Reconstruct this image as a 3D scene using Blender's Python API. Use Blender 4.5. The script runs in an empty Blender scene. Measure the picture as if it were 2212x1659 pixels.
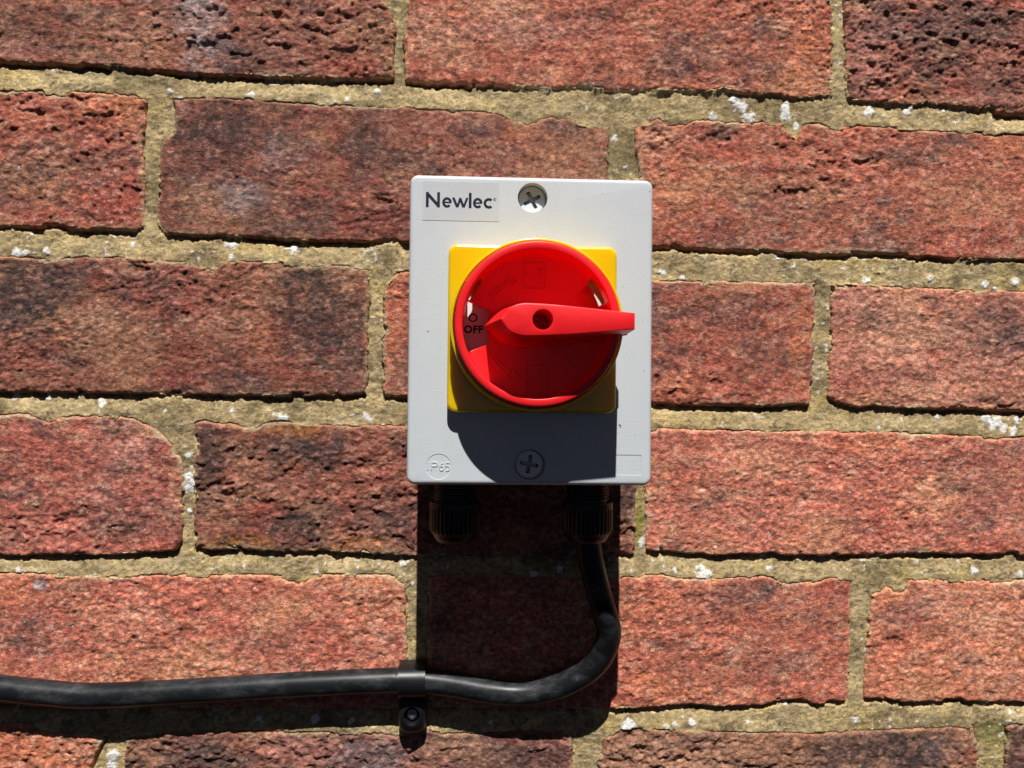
import bpy, bmesh, math, random
import numpy as np
from mathutils import Matrix, Vector
R = math.radians
MM = 0.001
scene = bpy.context.scene
COL = scene.collection

# ------------------------------------------------------------------ camera
YAW, ROLL, PITCH, DIST = R(2.9), R(1.35), R(-0.7), 366.0
FPX, CX, CY = 1660.0, 1106.0, 829.5          # focal length and centre for a 2212 px wide frame
fw = np.array([math.sin(YAW)*math.cos(PITCH), math.cos(YAW)*math.cos(PITCH), math.sin(PITCH)])
r0 = np.cross(fw, [0, 0, 1]); r0 /= np.linalg.norm(r0); u0 = np.cross(r0, fw)
rt = r0*math.cos(ROLL) + u0*math.sin(ROLL); up = np.cross(rt, fw)
CAM = np.array([0.0, -DIST, 0.0])
cd = bpy.data.cameras.new('camera'); cam = bpy.data.objects.new('camera', cd); COL.objects.link(cam)
cd.sensor_width = 36.0; cd.lens = 36.0*FPX/2212.0
cd.clip_start = 0.01; cd.clip_end = 50.0
cd.dof.use_dof = False; cd.dof.focus_distance = 0.315; cd.dof.aperture_fstop = 11.0
cam.matrix_world = Matrix(((rt[0], up[0], -fw[0], CAM[0]*MM), (rt[1], up[1], -fw[1], CAM[1]*MM),
                           (rt[2], up[2], -fw[2], CAM[2]*MM), (0, 0, 0, 1)))
scene.camera = cam

# ------------------------------------------------------------------ light
SUN_TO = Vector((-0.02, -1.0, 1.79)).normalized()       # towards the sun
EL = math.asin(SUN_TO.z)
w = bpy.data.worlds.new('World'); scene.world = w; w.use_nodes = True
nt = w.node_tree; nt.nodes.clear()
sky = nt.nodes.new('ShaderNodeTexSky'); sky.sky_type = 'NISHITA'; sky.sun_disc = False
sky.air_density = 0.05; sky.dust_density = 0.2; sky.ozone_density = 0.0; sky.sun_elevation = EL; sky.sun_rotation = math.atan2(SUN_TO.x, SUN_TO.y)
bg = nt.nodes.new('ShaderNodeBackground'); bg.inputs[1].default_value = 0.05
ow = nt.nodes.new('ShaderNodeOutputWorld')
nt.links.new(sky.outputs[0], bg.inputs[0]); nt.links.new(bg.outputs[0], ow.inputs[0])
sd = bpy.data.lights.new('sun', 'SUN'); sun = bpy.data.objects.new('sun', sd); COL.objects.link(sun)
sd.energy = 5.0; sd.angle = R(0.5); sd.color = (1.0, 0.975, 0.935)
sun.rotation_euler = SUN_TO.to_track_quat('Z', 'Y').to_euler()
sun.location = SUN_TO*2
scene.view_settings.view_transform = 'Standard'; scene.view_settings.look = 'None'
scene.view_settings.exposure = 0.25; scene.view_settings.gamma = 1.0
scene.render.engine = 'CYCLES'
scene.cycles.max_bounces = 10; scene.cycles.diffuse_bounces = 8

# ------------------------------------------------------------------ helpers
def unproj(px, py, Y=0.0):
    """a point of the photograph (2212 px wide) carried on to the upright plane y = Y (mm)"""
    d = fw + (px-CX)/FPX*rt - (py-CY)/FPX*up
    return CAM + d*((Y-CAM[1])/d[1])

def tag(o, label=None, cat=None, kind=None, group=None):
    if label: o['label'] = label
    if cat: o['category'] = cat
    if kind: o['kind'] = kind
    if group: o['group'] = group
    return o
def empty(name, M=None):
    o = bpy.data.objects.new(name, None); COL.objects.link(o); o.empty_display_size = 0.02
    if M is not None: o.matrix_world = M
    return o
def link(name, me, mat=None, parent=None, smooth=True):
    o = bpy.data.objects.new(name, me); COL.objects.link(o)
    if parent is not None: o.parent = parent
    if mat is not None: me.materials.append(mat)
    if smooth: me.polygons.foreach_set('use_smooth', [True]*len(me.polygons))
    me.update()
    return o
def mesh(name, V, Fc, mat=None, parent=None, smooth=True, sharp=None):
    me = bpy.data.meshes.new(name)
    me.from_pydata([tuple(float(c)*MM for c in v) for v in V], [], Fc)
    bm = bmesh.new(); bm.from_mesh(me)
    bmesh.ops.remove_doubles(bm, verts=bm.verts, dist=2e-6)
    bmesh.ops.recalc_face_normals(bm, faces=bm.faces)
    if sharp is not None:
        for e in bm.edges:
            if len(e.link_faces) == 2 and e.calc_face_angle(0) > R(sharp): e.smooth = False
    bm.to_mesh(me); bm.free()
    return link(name, me, mat, parent, smooth)

class G:
    """collects vertices and faces, local frame (u right, v up, h out of the lid) -> (x, -h, z)"""
    def __init__(s): s.V = []; s.F = []
    def ring(s, pts):
        i = len(s.V); s.V += [(p[0], -p[2], p[1]) for p in pts]; return list(range(i, len(s.V)))
    def bridge(s, a, b, closed=True):
        n = len(a)
        for k in range(n if closed else n-1):
            j = (k+1) % n; s.F.append((a[k], a[j], b[j], b[k]))
    def rings(s, L, closed=True):
        R_ = [s.ring(p) for p in L]
        for a, b in zip(R_, R_[1:]): s.bridge(a, b, closed)
        return R_
    def cap(s, idx): s.F.append(tuple(idx))
    def fan(s, idx, c):
        i = len(s.V); s.V.append((c[0], -c[2], c[1]))
        for k in range(len(idx)): s.F.append((idx[k], idx[(k+1) % len(idx)], i))
    def fill(s, loops, h):
        """flat face at height h bounded by loops (first the outline, then holes)"""
        bm = bmesh.new(); E = []
        for L in loops:
            vs = [bm.verts.new((p[0], -h, p[1])) for p in L]
            E += [bm.edges.new((vs[k], vs[(k+1) % len(vs)])) for k in range(len(vs))]
        bmesh.ops.triangle_fill(bm, use_beauty=True, use_dissolve=False, edges=E)
        bm.verts.index_update(); i = len(s.V)
        s.V += [tuple(v.co) for v in bm.verts]
        s.F += [tuple(i+v.index for v in f.verts) for f in bm.faces]; bm.free()
    def make(s, name, mat, parent, smooth=True, sharp=35): return mesh(name, s.V, s.F, mat, parent, smooth, sharp)

def circ(cx, cy, r, n=64, a0=0.0): return [(cx+r*math.cos(a0+2*math.pi*k/n), cy+r*math.sin(a0+2*math.pi*k/n)) for k in range(n)]
def rrect(cx, cy, w, h, r, n=6):
    P = []
    for qx, qy, a in ((1, 1, 0), (-1, 1, 90), (-1, -1, 180), (1, -1, 270)):
        for k in range(n+1):
            t = R(a+90*k/n); P.append((cx+qx*(w/2-r)+r*math.cos(t), cy+qy*(h/2-r)+r*math.sin(t)))
    return P
def at(P, h): return [(p[0], p[1], h) for p in P]
def stroke(g, pts, wd, h0, h1, taper=0.25):
    """a ribbon of width wd along pts with bevelled top: raised or printed lettering"""
    P = np.array(pts, float); n = len(P); closed = np.allclose(P[0], P[-1])
    T = np.zeros_like(P)
    for k in range(n):
        a = P[(k-1) if k else (n-2 if closed else 0)]; b = P[(k+1) if k < n-1 else (1 if closed else n-1)]
        T[k] = (b-a)/max(1e-9, np.linalg.norm(b-a))
    N = np.stack([-T[:, 1], T[:, 0]], 1); rows = []
    for k in range(n):
        c = 1.0
        if 0 < k < n-1:
            d1 = P[k]-P[k-1]; d1 /= np.linalg.norm(d1); c = 1/max(.45, abs(float(d1 @ T[k])))
        hw = wd/2*c; ti = max(hw-taper*abs(h1-h0)-0.0, hw*.4)
        rows.append([(*(P[k]+N[k]*hw), h0), (*(P[k]+N[k]*ti), h1), (*(P[k]-N[k]*ti), h1), (*(P[k]-N[k]*hw), h0)])
    R_ = [g.ring(r) for r in rows]
    for a, b in zip(R_, R_[1:]): g.bridge(a, b, False)
    if not closed: g.cap(R_[0]); g.cap(R_[-1])
def arc(cx, cy, rx, ry, a0, a1, n=20): return [(cx+rx*math.cos(R(a0+(a1-a0)*k/n)), cy+ry*math.sin(R(a0+(a1-a0)*k/n))) for k in range(n+1)]

def text_mesh(name, body, size, mat, parent, u, v, h, rot=0.0, depth=0.12, off=0.0, space=1.0):
    cu = bpy.data.curves.new(name, 'FONT'); cu.body = body; cu.size = size*MM; cu.align_x = 'CENTER'; cu.align_y = 'CENTER'
    cu.extrude = depth*MM; cu.offset = off*MM; cu.space_character = space; cu.resolution_u = 6
    t = bpy.data.objects.new(name+'_tmp', cu); COL.objects.link(t)
    bpy.context.view_layer.update()
    me = bpy.data.meshes.new_from_object(t.evaluated_get(bpy.context.evaluated_depsgraph_get()))
    bpy.data.objects.remove(t)
    me.materials.clear(); me.name = name
    me.transform(Matrix.Translation((u*MM, -h*MM, v*MM)) @ Matrix.Rotation(-rot, 4, 'Y') @ Matrix.Rotation(R(90), 4, 'X'))
    return link(name, me, mat, parent, False)

# ---- noise in numpy
def vnoise(x, y, seed):
    rs = np.random.RandomState(seed); Lt = rs.rand(256, 256).astype(np.float32)
    xi = np.floor(x).astype(np.int64); yi = np.floor(y).astype(np.int64)
    fx = (x-xi).astype(np.float32); fy = (y-yi).astype(np.float32)
    fx = fx*fx*fx*(fx*(fx*6-15)+10); fy = fy*fy*fy*(fy*(fy*6-15)+10)
    a = Lt[xi & 255, yi & 255]; b = Lt[(xi+1) & 255, yi & 255]; c = Lt[xi & 255, (yi+1) & 255]; d = Lt[(xi+1) & 255, (yi+1) & 255]
    return (a*(1-fx)+b*fx)*(1-fy)+(c*(1-fx)+d*fx)*fy
def fbm(x, z, sx, sz, seed, octv=4, gain=0.5):
    """fractal noise about 0, roughly -1..1; sx, sz: size of the largest lumps in mm"""
    s = 0; a = 1; t = 0
    for o in range(octv):
        ca, sa = math.cos(o*.7), math.sin(o*.7)
        X = x/sx*2**o; Z = z/sz*2**o
        s = s+a*(vnoise(X*ca-Z*sa+17.3*o, X*sa+Z*ca+9.1*o, seed*13+o)*2-1); t += a; a *= gain
    return s/t*1.6
def sstep(a, b, x): t = np.clip((x-a)/(b-a), 0, 1); return t*t*(3-2*t)
def poly_sd(P, X, Z):
    """signed distance to polygon P, positive inside"""
    d = np.full(X.shape, 1e9); ins = np.zeros(X.shape, bool); n = len(P)
    for k in range(n):
        ax, az = P[k]; bx, bz = P[(k+1) % n]; ex, ez = bx-ax, bz-az
        t = np.clip(((X-ax)*ex+(Z-az)*ez)/(ex*ex+ez*ez), 0, 1)
        d = np.minimum(d, (X-ax-t*ex)**2+(Z-az-t*ez)**2)
        if abs(ez) > 1e-9:
            c = ((az > Z) != (bz > Z)); ins ^= c & (X < ex*(Z-az)/ez+ax)
    d = np.sqrt(d); return np.where(ins, d, -d)
def grid_mesh(name, X, Y, Z, keep, col, mat, parent):
    """sheet over a regular grid; keep: mask of cells; col: rgb per vertex (surface pigment)"""
    nz, nx = X.shape
    used = np.zeros((nz, nx), bool); used[:-1, :-1] |= keep; used[1:, :-1] |= keep; used[:-1, 1:] |= keep; used[1:, 1:] |= keep
    idx = -np.ones((nz, nx), np.int64); idx[used] = np.arange(used.sum())
    a, b, c, d = idx[:-1, :-1][keep], idx[:-1, 1:][keep], idx[1:, 1:][keep], idx[1:, :-1][keep]
    Fq = np.stack([a, b, c, d], 1).astype(np.int32)
    co = (np.stack([X[used], Y[used], Z[used]], 1)*MM).astype(np.float32)
    me = bpy.data.meshes.new(name); me.vertices.add(len(co)); me.vertices.foreach_set('co', co.ravel())
    me.loops.add(Fq.size); me.loops.foreach_set('vertex_index', Fq.ravel())
    me.polygons.add(len(Fq)); me.polygons.foreach_set('loop_start', np.arange(0, Fq.size, 4, dtype=np.int32))
    me.update(calc_edges=True); me.validate()
    at_ = me.color_attributes.new('pigment', 'FLOAT_COLOR', 'POINT')
    cc = np.ones((len(co), 4), np.float32); cc[:, :3] = np.clip(col[used], 0, 1); at_.data.foreach_set('color', cc.ravel())
    return link(name, me, mat, parent)

# ------------------------------------------------------------------ materials
def new_mat(name):
    m = bpy.data.materials.new(name); m.use_nodes = True; return m, m.node_tree, m.node_tree.nodes['Principled BSDF']
def nz(nt, coord, scale, detail=4, rough=0.6, sz=None):
    mp = nt.nodes.new('ShaderNodeMapping'); s = scale; mp.inputs['Scale'].default_value = sz or (s, s, s)
    n = nt.nodes.new('ShaderNodeTexNoise'); n.inputs['Scale'].default_value = 1.0
    n.inputs['Detail'].default_value = detail; n.inputs['Roughness'].default_value = rough
    nt.links.new(coord, mp.inputs[0]); nt.links.new(mp.outputs[0], n.inputs['Vector']); return n.outputs['Fac']
def ramp(nt, fac, stops):
    r = nt.nodes.new('ShaderNodeValToRGB'); el = r.color_ramp.elements
    while len(el) < len(stops): el.new(.5)
    for e, (p, c) in zip(el, stops): e.position = p; e.color = (*c, 1) if len(c) == 3 else c
    nt.links.new(fac, r.inputs[0]); return r.outputs[0]
def mixc(nt, fac, a, b, mode='MIX'):
    m = nt.nodes.new('ShaderNodeMix'); m.data_type = 'RGBA'; m.blend_type = mode
    for s, v in ((m.inputs[0], fac), (m.inputs[6], a), (m.inputs[7], b)):
        if isinstance(v, (int, float)): s.default_value = v
        elif isinstance(v, tuple): s.default_value = (*v, 1)
        else: nt.links.new(v, s)
    return m.outputs[2]
def bump(nt, h, dist, strength=1.0, prev=None):
    b = nt.nodes.new('ShaderNodeBump'); b.inputs['Distance'].default_value = dist*MM; b.inputs['Strength'].default_value = strength
    nt.links.new(h, b.inputs['Height'])
    if prev is not None: nt.links.new(prev, b.inputs['Normal'])
    return b.outputs[0]
def coords(nt): return nt.nodes.new('ShaderNodeTexCoord').outputs['Object']

def mat_masonry(name, grain, pop, spec, bd):
    m, nt, p = new_mat(name); c = coords(nt)
    at_ = nt.nodes.new('ShaderNodeVertexColor'); at_.layer_name = 'pigment'
    n1 = nz(nt, c, 1400, 3, .7); n2 = nz(nt, c, 420, 4, .65, (380, 500, 560))
    g = ramp(nt, n1, [(.34, (grain[0],)*3), (.5, (1, 1, 1)), (.66, (grain[1],)*3)])
    col = mixc(nt, 1.0, at_.outputs[0], g, 'MULTIPLY')
    g2 = ramp(nt, n2, [(.34, (pop[0], pop[0]*.98, pop[0])), (.5, (1, 1, 1)), (.68, pop[1])])
    col = mixc(nt, 1.0, col, g2, 'MULTIPLY')
    nt.links.new(col, p.inputs['Base Color']); p.inputs['Roughness'].default_value = .9
    p.inputs['Specular IOR Level'].default_value = spec
    b = bump(nt, n2, bd*1.6); b = bump(nt, n1, bd, 1.0, b)
    nt.links.new(b, p.inputs['Normal']); return m
M_brick = mat_masonry('fired_clay', (.68, 1.4), (.68, (1.35, 1.35, 1.35)), .3, .42)
M_mortar = mat_masonry('lime_mortar', (.72, 1.3), (.78, (1.2, 1.19, 1.16)), .2, .30)

def plastic(name, col, rough=.4, spec=.5, bscale=2600, bdist=.012, sss=0.0, rad=None, mottling=.04, coat=0):
    m, nt, p = new_mat(name); c = coords(nt)
    n = nz(nt, c, bscale, 3, .6); n2 = nz(nt, c, 90, 5, .6)
    a = tuple(min(1, x*(1+mottling)) for x in col); b_ = tuple(x*(1-mottling) for x in col)
    nt.links.new(ramp(nt, n2, [(.35, b_), (.65, a)]), p.inputs['Base Color'])
    rr = nt.nodes.new('ShaderNodeMapRange'); nt.links.new(n2, rr.inputs[0]); rr.inputs[1].default_value = .3; rr.inputs[2].default_value = .7
    rr.inputs[3].default_value = rough*.88; rr.inputs[4].default_value = rough*1.12
    nt.links.new(rr.outputs[0], p.inputs['Roughness']); p.inputs['Specular IOR Level'].default_value = spec
    p.inputs['Coat Weight'].default_value = coat
    if bdist: nt.links.new(bump(nt, n, bdist), p.inputs['Normal'])
    if sss:
        p.inputs['Subsurface Weight'].default_value = sss; p.inputs['Subsurface Radius'].default_value = rad; p.inputs['Subsurface Scale'].default_value = MM
    return m
M_lid = plastic('light_grey_polycarbonate', (.585, .618, .645), .36, .5, 1700, .10, mottling=.012)
M_base = plastic('light_grey_base_plastic', (.55, .57, .58), .5, .4)
M_red = plastic('signal_red_plastic', (.86, .012, .018), .42, .45, 3800, .012, .3, (1.8, .15, .15), .02)
M_yellow = plastic('signal_yellow_plastic', (.82, .51, .003), .22, .5, 600, .012, .4, (9, 6, .1), .02)
M_black = plastic('black_polyamide', (.009, .009, .010), .36, .35)
M_cable = plastic('black_cable_sheath', (.022, .023, .025), .37, .24, 1200, .02)
M_screw = plastic('white_nylon_screw', (.72, .74, .72), .3, .5)
M_dark = plastic('slot_shade_and_dirt', (.006, .006, .005), .9, .1)
M_film = plastic('clear_label_film', (.55, .575, .60), .30, .5, 1400, .06, mottling=.02)
M_ink = plastic('navy_ink', (.012, .016, .035), .4, .4, 1500, .02)
M_white = plastic('white_legend_plate', (.78, .76, .74), .25, .5)
M_blackink = plastic('black_ink', (.02, .018, .018), .5, .3)
M_steel = plastic('zinc_nail', (.30, .31, .33), .42, .5); M_steel.node_tree.nodes['Principled BSDF'].inputs['Metallic'].default_value = 1

# dusty scuffs on the cable sheath
nt = M_cable.node_tree; p = nt.nodes['Principled BSDF']; c = coords(nt)
sc = ramp(nt, nz(nt, c, 60, 8, .75, (55, 130, 130)), [(.46, (.010, .011, .013)), (.60, (.035, .037, .04)), (.72, (.11, .11, .115))])
nt.links.new(sc, p.inputs['Base Color'])

# ------------------------------------------------------------------ brick wall
# outlines read off the photograph (2212 px wide frame) and carried on to the wall plane
BR = [
 # row, outline, dark, redness, offset(mm), blobs
 (0, [(-230,-190),(825,-150),(828,0),(852,40),(855,71),(848,120),(851,168),(700,168),(539,162),(452,160),(332,151),(160,140),(0,133),(-260,125)], .62, (.275,.082,.052), .2,
    [(440,60,60,110,'grey',.65),(40,60,60,60,'dark',.5),(560,120,90,60,'dark',.5),(20,110,120,30,'pink',.6),(780,150,80,25,'red',.7),(300,60,90,60,'tan',.35)]),
 (0, [(884,-150),(1795,-120),(1797,0),(1800,205),(1711,214),(1690,206),(1640,204),(1600,203),(1560,192),(1524,198),(1420,196),(1296,194),(1100,186),(960,178),(875,172),(873,83),(882,40)], .45, (.33,.085,.050), .1,
    [(960,90,90,70,'tan',.6),(1500,110,90,60,'dark',.55),(1430,140,60,40,'dark',.5),(1740,100,60,110,'orange',.65),(1100,60,140,60,'pink',.4),(1640,150,60,50,'dark',.5),(900,150,30,30,'red',.6)]),
 (0, [(1822,-110),(2700,-80),(2720,270),(2400,258),(2212,247),(2084,234),(2040,226),(1960,226),(1900,222),(1835,216),(1826,190),(1829,104),(1824,40)], .6, (.29,.085,.058), .1,
    [(2110,60,120,60,'dark',.75),(1870,100,50,110,'pink',.6),(2010,150,50,40,'dark',.6),(2150,180,80,60,'dark',.45)]),
 (1, [(-560,180),(-60,194),(0,195),(166,199),(260,203),(315,207),(317,216),(311,280),(309,332),(312,420),(310,489),(290,499),(240,494),(187,496),(90,490),(0,489),(-580,478)], .45, (.31,.075,.046), .1,
    [(240,230,100,30,'orange',.6),(190,350,120,80,'dark',.4),(60,380,80,70,'dark',.45),(270,440,60,60,'red',.6)]),
 (1, [(373,214),(420,212),(539,214),(640,222),(747,228),(860,232),(918,237),(1010,240),(1070,242),(1095,256),(1140,272),(1180,255),(1230,248),(1250,262),(1300,275),(1314,283),(1312,330),(1316,400),(1314,548),(1200,540),(1040,532),(880,523),(760,521),(664,519),(580,514),(498,510),(420,509),(353,504),(342,480),(340,456),(344,410),(346,373),(345,330),(353,299),(374,292),(378,286),(376,240)], .75, (.275,.082,.055), .2,
    [(480,290,120,90,'dark',.75),(520,420,60,40,'grey',.8),(430,440,60,50,'tan',.5),(1130,285,45,30,'orange',.6),(720,400,200,80,'red',.35),(600,340,60,60,'grey',.3),(1230,275,50,30,'dark',.6),(860,480,200,40,'red',.5),(390,225,25,25,'pink',.9)]),
 (1, [(1373,278),(1395,262),(1420,257),(1445,270),(1483,271),(1505,258),(1528,253),(1560,262),(1607,266),(1650,262),(1690,266),(1702,280),(1719,296),(1732,282),(1742,266),(1780,268),(1815,276),(1856,270),(1930,276),(2001,282),(2100,286),(2212,291),(2330,296),(2335,570),(2212,561),(2120,560),(2043,558),(1918,552),(1800,549),(1711,547),(1650,541),(1545,540),(1470,536),(1380,533),(1378,450),(1382,373),(1376,320)], .45, (.33,.088,.052), .2,
    [(1560,290,40,25,'dark',.8),(1420,300,60,50,'tan',.6),(1600,340,200,40,'red',.45),(1700,430,200,70,'dark',.3),(2180,310,50,60,'orange',.6),(1960,340,90,30,'dark',.6),(1480,420,80,60,'orange',.4),(2080,500,120,50,'red',.5)]),
 (1, [(2380,300),(3300,330),(3300,600),(2385,570)], .5, (.32,.08,.05), .1, []),
 (2, [(-190,552),(0,554),(100,558),(166,556),(260,558),(353,562),(400,566),(456,575),(490,566),(519,564),(640,570),(768,575),(795,582),(798,620),(799,648),(795,690),(793,752),(796,800),(790,851),(720,855),(622,857),(500,855),(373,853),(290,849),(187,848),(90,846),(0,846),(-200,842)], .75, (.29,.085,.055), .25,
    [(60,640,110,80,'dark',.8),(680,690,110,120,'dark',.85),(210,690,70,60,'tan',.75),(560,730,50,60,'orange',.55),(400,640,120,60,'red',.4),(500,690,90,60,'tan',.4),(660,610,70,40,'dark',.6),(390,820,100,30,'red',.7),(795,700,12,150,'orange',.7),(330,600,100,30,'pink',.3)]),
 (2, [(859,585),(1000,590),(1414,606),(1500,608),(1586,608),(1700,611),(1763,610),(1762,648),(1757,740),(1757,814),(1752,840),(1748,874),(1640,877),(1500,875),(1412,872),(1000,862),(830,856),(824,835),(827,740),(828,648),(834,615)], .5, (.32,.08,.05), .15,
    [(1560,680,90,50,'dark',.6),(1640,760,80,50,'dark',.5),(1730,740,30,140,'orange',.7),(1470,830,90,40,'orange',.4),(1530,780,60,80,'red',.4),(840,720,40,130,'orange',.6)]),
 (2, [(1798,613),(1850,614),(1918,618),(2060,625),(2212,631),(2700,650),(2710,910),(2212,889),(2100,885),(2001,883),(1900,877),(1850,880),(1810,872),(1790,858),(1792,793),(1795,700)], .4, (.36,.115,.075), .1,
    [(1870,660,90,60,'pink',.6),(1960,720,130,70,'tan',.6),(2170,700,70,90,'dark',.6),(1830,830,60,40,'red',.6),(2000,850,60,50,'tan',.5),(1880,700,50,30,'dark',.5),(2140,860,90,30,'dark',.4)]),
 (3, [(-560,870),(0,897),(62,895),(90,908),(104,913),(124,902),(180,900),(240,898),(290,905),(332,926),(355,945),(373,963),(386,980),(392,998),(395,1063),(394,1120),(392,1167),(380,1188),(365,1190),(320,1192),(249,1200),(180,1199),(124,1196),(60,1198),(0,1198),(-560,1196)], .45, (.34,.088,.060), .3,
    [(260,1120,110,60,'dark',.6),(300,920,70,40,'tan',.6),(60,1000,100,60,'red',.3),(100,930,40,40,'dark',.6),(280,980,50,50,'pink',.6),(340,1175,40,25,'red',.7),(210,1060,50,40,'pink',.4)]),
 (3, [(419,913),(440,909),(498,916),(530,923),(552,925),(575,914),(600,911),(705,918),(780,919),(875,921),(1000,925),(1372,936),(1374,1050),(1371,1199),(1200,1202),(904,1201),(800,1196),(705,1191),(600,1192),(530,1187),(498,1187),(460,1188),(419,1185),(417,1100),(419,1000)], .7, (.30,.085,.055), .15,
    [(640,930,90,20,'rust',.9),(500,1175,100,22,'rust',.95),(460,960,60,60,'dark',.7),(660,980,120,40,'dark',.75),(640,1130,70,45,'dark',.8),(560,1100,50,30,'red',.7),(640,1010,40,20,'orange',.6),(440,1060,30,100,'dark',.5),(850,1130,100,60,'dark',.6),(780,1175,80,20,'rust',.5),(1350,1080,40,100,'dark',.8)]),
 (3, [(1394,928),(1450,926),(1545,930),(1700,932),(1918,935),(2050,940),(2212,945),(2345,950),(2350,1205),(2212,1199),(2100,1198),(2001,1196),(1900,1199),(1800,1200),(1694,1199),(1670,1193),(1645,1196),(1545,1199),(1480,1194),(1396,1188),(1394,1100)], .25, (.36,.098,.062), .3,
    [(1920,1060,90,110,'red',.35),(2130,1040,90,110,'dark',.35),(1540,1080,60,30,'dark',.5),(1650,1000,120,50,'tan',.3),(1880,960,100,30,'orange',.5),(1440,1190,60,15,'red',.6),(2050,1030,40,50,'dark',.5),(1500,1000,50,20,'dark',.4),(2150,1175,90,20,'red',.7)]),
 (3, [(2390,952),(3300,980),(3300,1240),(2395,1205)], .5, (.32,.08,.05), .1, []),
 (4, [(-120,1232),(0,1237),(90,1240),(150,1244),(290,1243),(400,1242),(498,1241),(560,1241),(612,1245),(628,1254),(642,1261),(660,1260),(672,1250),(682,1242),(760,1240),(840,1241),(853,1246),(858,1256),(874,1264),(878,1290),(877,1360),(878,1437),(876,1530),(700,1530),(500,1528),(250,1528),(0,1528),(-120,1526)], .25, (.35,.088,.055), .3,
    [(820,1250,60,18,'orange',.8),(90,1260,20,14,'grey',.8),(60,1370,90,60,'dark',.35),(300,1340,120,60,'tan',.2),(590,1390,120,30,'dark',.3),(700,1300,70,50,'red',.3),(20,1280,50,30,'orange',.5)]),
 (4, [(926,1250),(935,1244),(1078,1242),(1180,1248),(1254,1252),(1346,1248),(1385,1250),(1393,1242),(1430,1241),(1465,1250),(1545,1250),(1600,1249),(1649,1243),(1672,1250),(1690,1261),(1725,1260),(1752,1257),(1775,1250),(1800,1249),(1839,1250),(1837,1312),(1835,1420),(1830,1515),(1800,1520),(1760,1523),(1735,1512),(1690,1512),(1650,1524),(1545,1527),(1500,1521),(1420,1527),(1308,1532),(1100,1530),(924,1530),(922,1422),(925,1330)], .35, (.36,.092,.055), .25,
    [(1400,1290,60,50,'orange',.4),(1600,1290,130,60,'dark',.35),(1800,1270,50,25,'red',.7),(1430,1390,80,20,'dark',.5),(1640,1430,150,60,'dark',.3),(1420,1480,120,30,'orange',.5),(1670,1270,40,10,'dark',.5),(1800,1330,30,80,'dark',.3)]),
 (4, [(1884,1289),(1905,1279),(1917,1268),(1932,1277),(1945,1282),(1958,1274),(1964,1252),(2030,1254),(2120,1253),(2212,1252),(2330,1255),(2332,1518),(2212,1516),(2080,1516),(1990,1517),(1930,1519),(1905,1510),(1868,1511),(1870,1450),(1873,1395),(1876,1310)], .25, (.40,.115,.062), .3,
    [(2000,1300,60,50,'pink',.3),(2120,1330,120,60,'tan',.45),(1930,1400,50,80,'red',.4),(2020,1360,60,20,'dark',.5),(2100,1420,50,20,'dark',.5),(2150,1480,80,40,'tan',.4)]),
 (4, [(2375,1258),(3300,1270),(3300,1520),(2375,1518)], .5, (.32,.08,.05), .1, []),
 (5, [(-760,1550),(0,1562),(50,1563),(100,1576),(150,1584),(190,1582),(224,1598),(212,1622),(196,1660),(190,1720),(196,1850),(-760,1850)], .3, (.36,.095,.05), .3,
    [(60,1620,100,40,'orange',.5),(180,1620,40,40,'tan',.5)]),
 (5, [(270,1596),(300,1589),(373,1581),(450,1582),(539,1579),(700,1583),(867,1587),(920,1580),(1050,1584),(1150,1576),(1236,1582),(1240,1700),(1238,1860),(268,1850),(266,1700)], .85, (.30,.10,.075), .1,
    [(420,1650,150,60,'dark',.8),(800,1630,120,50,'grey',.35),(1000,1620,100,40,'tan',.6),(1150,1630,100,40,'dark',.6),(640,1620,90,50,'pink',.4)]),
 (5, [(1300,1596),(1330,1582),(1379,1574),(1500,1580),(1627,1583),(1740,1586),(1835,1583),(1900,1580),(1980,1576),(2060,1570),(2104,1566),(2112,1600),(2118,1660),(2118,1860),(1296,1860),(1292,1640)], .75, (.33,.13,.075), .1,
    [(1400,1620,110,50,'tan',.8),(1560,1640,120,60,'tan',.6),(1950,1630,130,70,'dark',.95),(1780,1640,100,60,'dark',.4),(1480,1600,60,15,'dark',.5),(2050,1620,60,40,'grey',.2)]),
 (5, [(2174,1572),(2190,1566),(3150,1560),(3150,1860),(2170,1860)], .85, (.25,.08,.06), .1, [(2200,1620,60,80,'dark',.9)]),
 # courses outside the frame
 (-1, [(-560,-530),(368,-490),(366,-205),(-560,-235)], .4, (.32,.08,.05), 0, []),
 (-1, [(412,-490),(1330,-465),(1330,-170),(410,-203)], .4, (.32,.08,.05), 0, []),
 (-1, [(1374,-460),(2320,-440),(2322,-140),(1374,-168)], .4, (.32,.08,.05), 0, []),
 (-1, [(2366,-438),(3300,-420),(3300,-110),(2366,-138)], .4, (.32,.08,.05), 0, []),
 (0, [(-1200,-220),(-272,-192),(-300,125),(-1200,100)], .4, (.32,.08,.05), 0, []),
 (2, [(-1200,520),(-232,550),(-240,842),(-1200,820)], .4, (.32,.08,.05), 0, []),
 (4, [(-1100,1220),(-162,1232),(-162,1526),(-1100,1520)], .4, (.32,.08,.05), 0, []),
 (2, [(2745,652),(3300,670),(3300,930),(2750,912)], .4, (.32,.08,.05), 0, []),
 (6, [(-400,1892),(560,1896),(560,2210),(-400,2205)], .4, (.32,.08,.05), 0, []),
 (6, [(604,1896),(1600,1900),(1600,2215),(604,2210)], .4, (.32,.08,.05), 0, []),
 (6, [(1644,1900),(2600,1904),(2600,2215),(1644,2215)], .4, (.32,.08,.05), 0, []),
]
PIG = dict(dark=(.072, .047, .043), grey=(.31, .26, .26), red=(.31, .070, .048), orange=(.46, .155, .075), pink=(.42, .19, .15),
           tan=(.43, .225, .14), rust=(.40, .16, .045))
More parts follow.
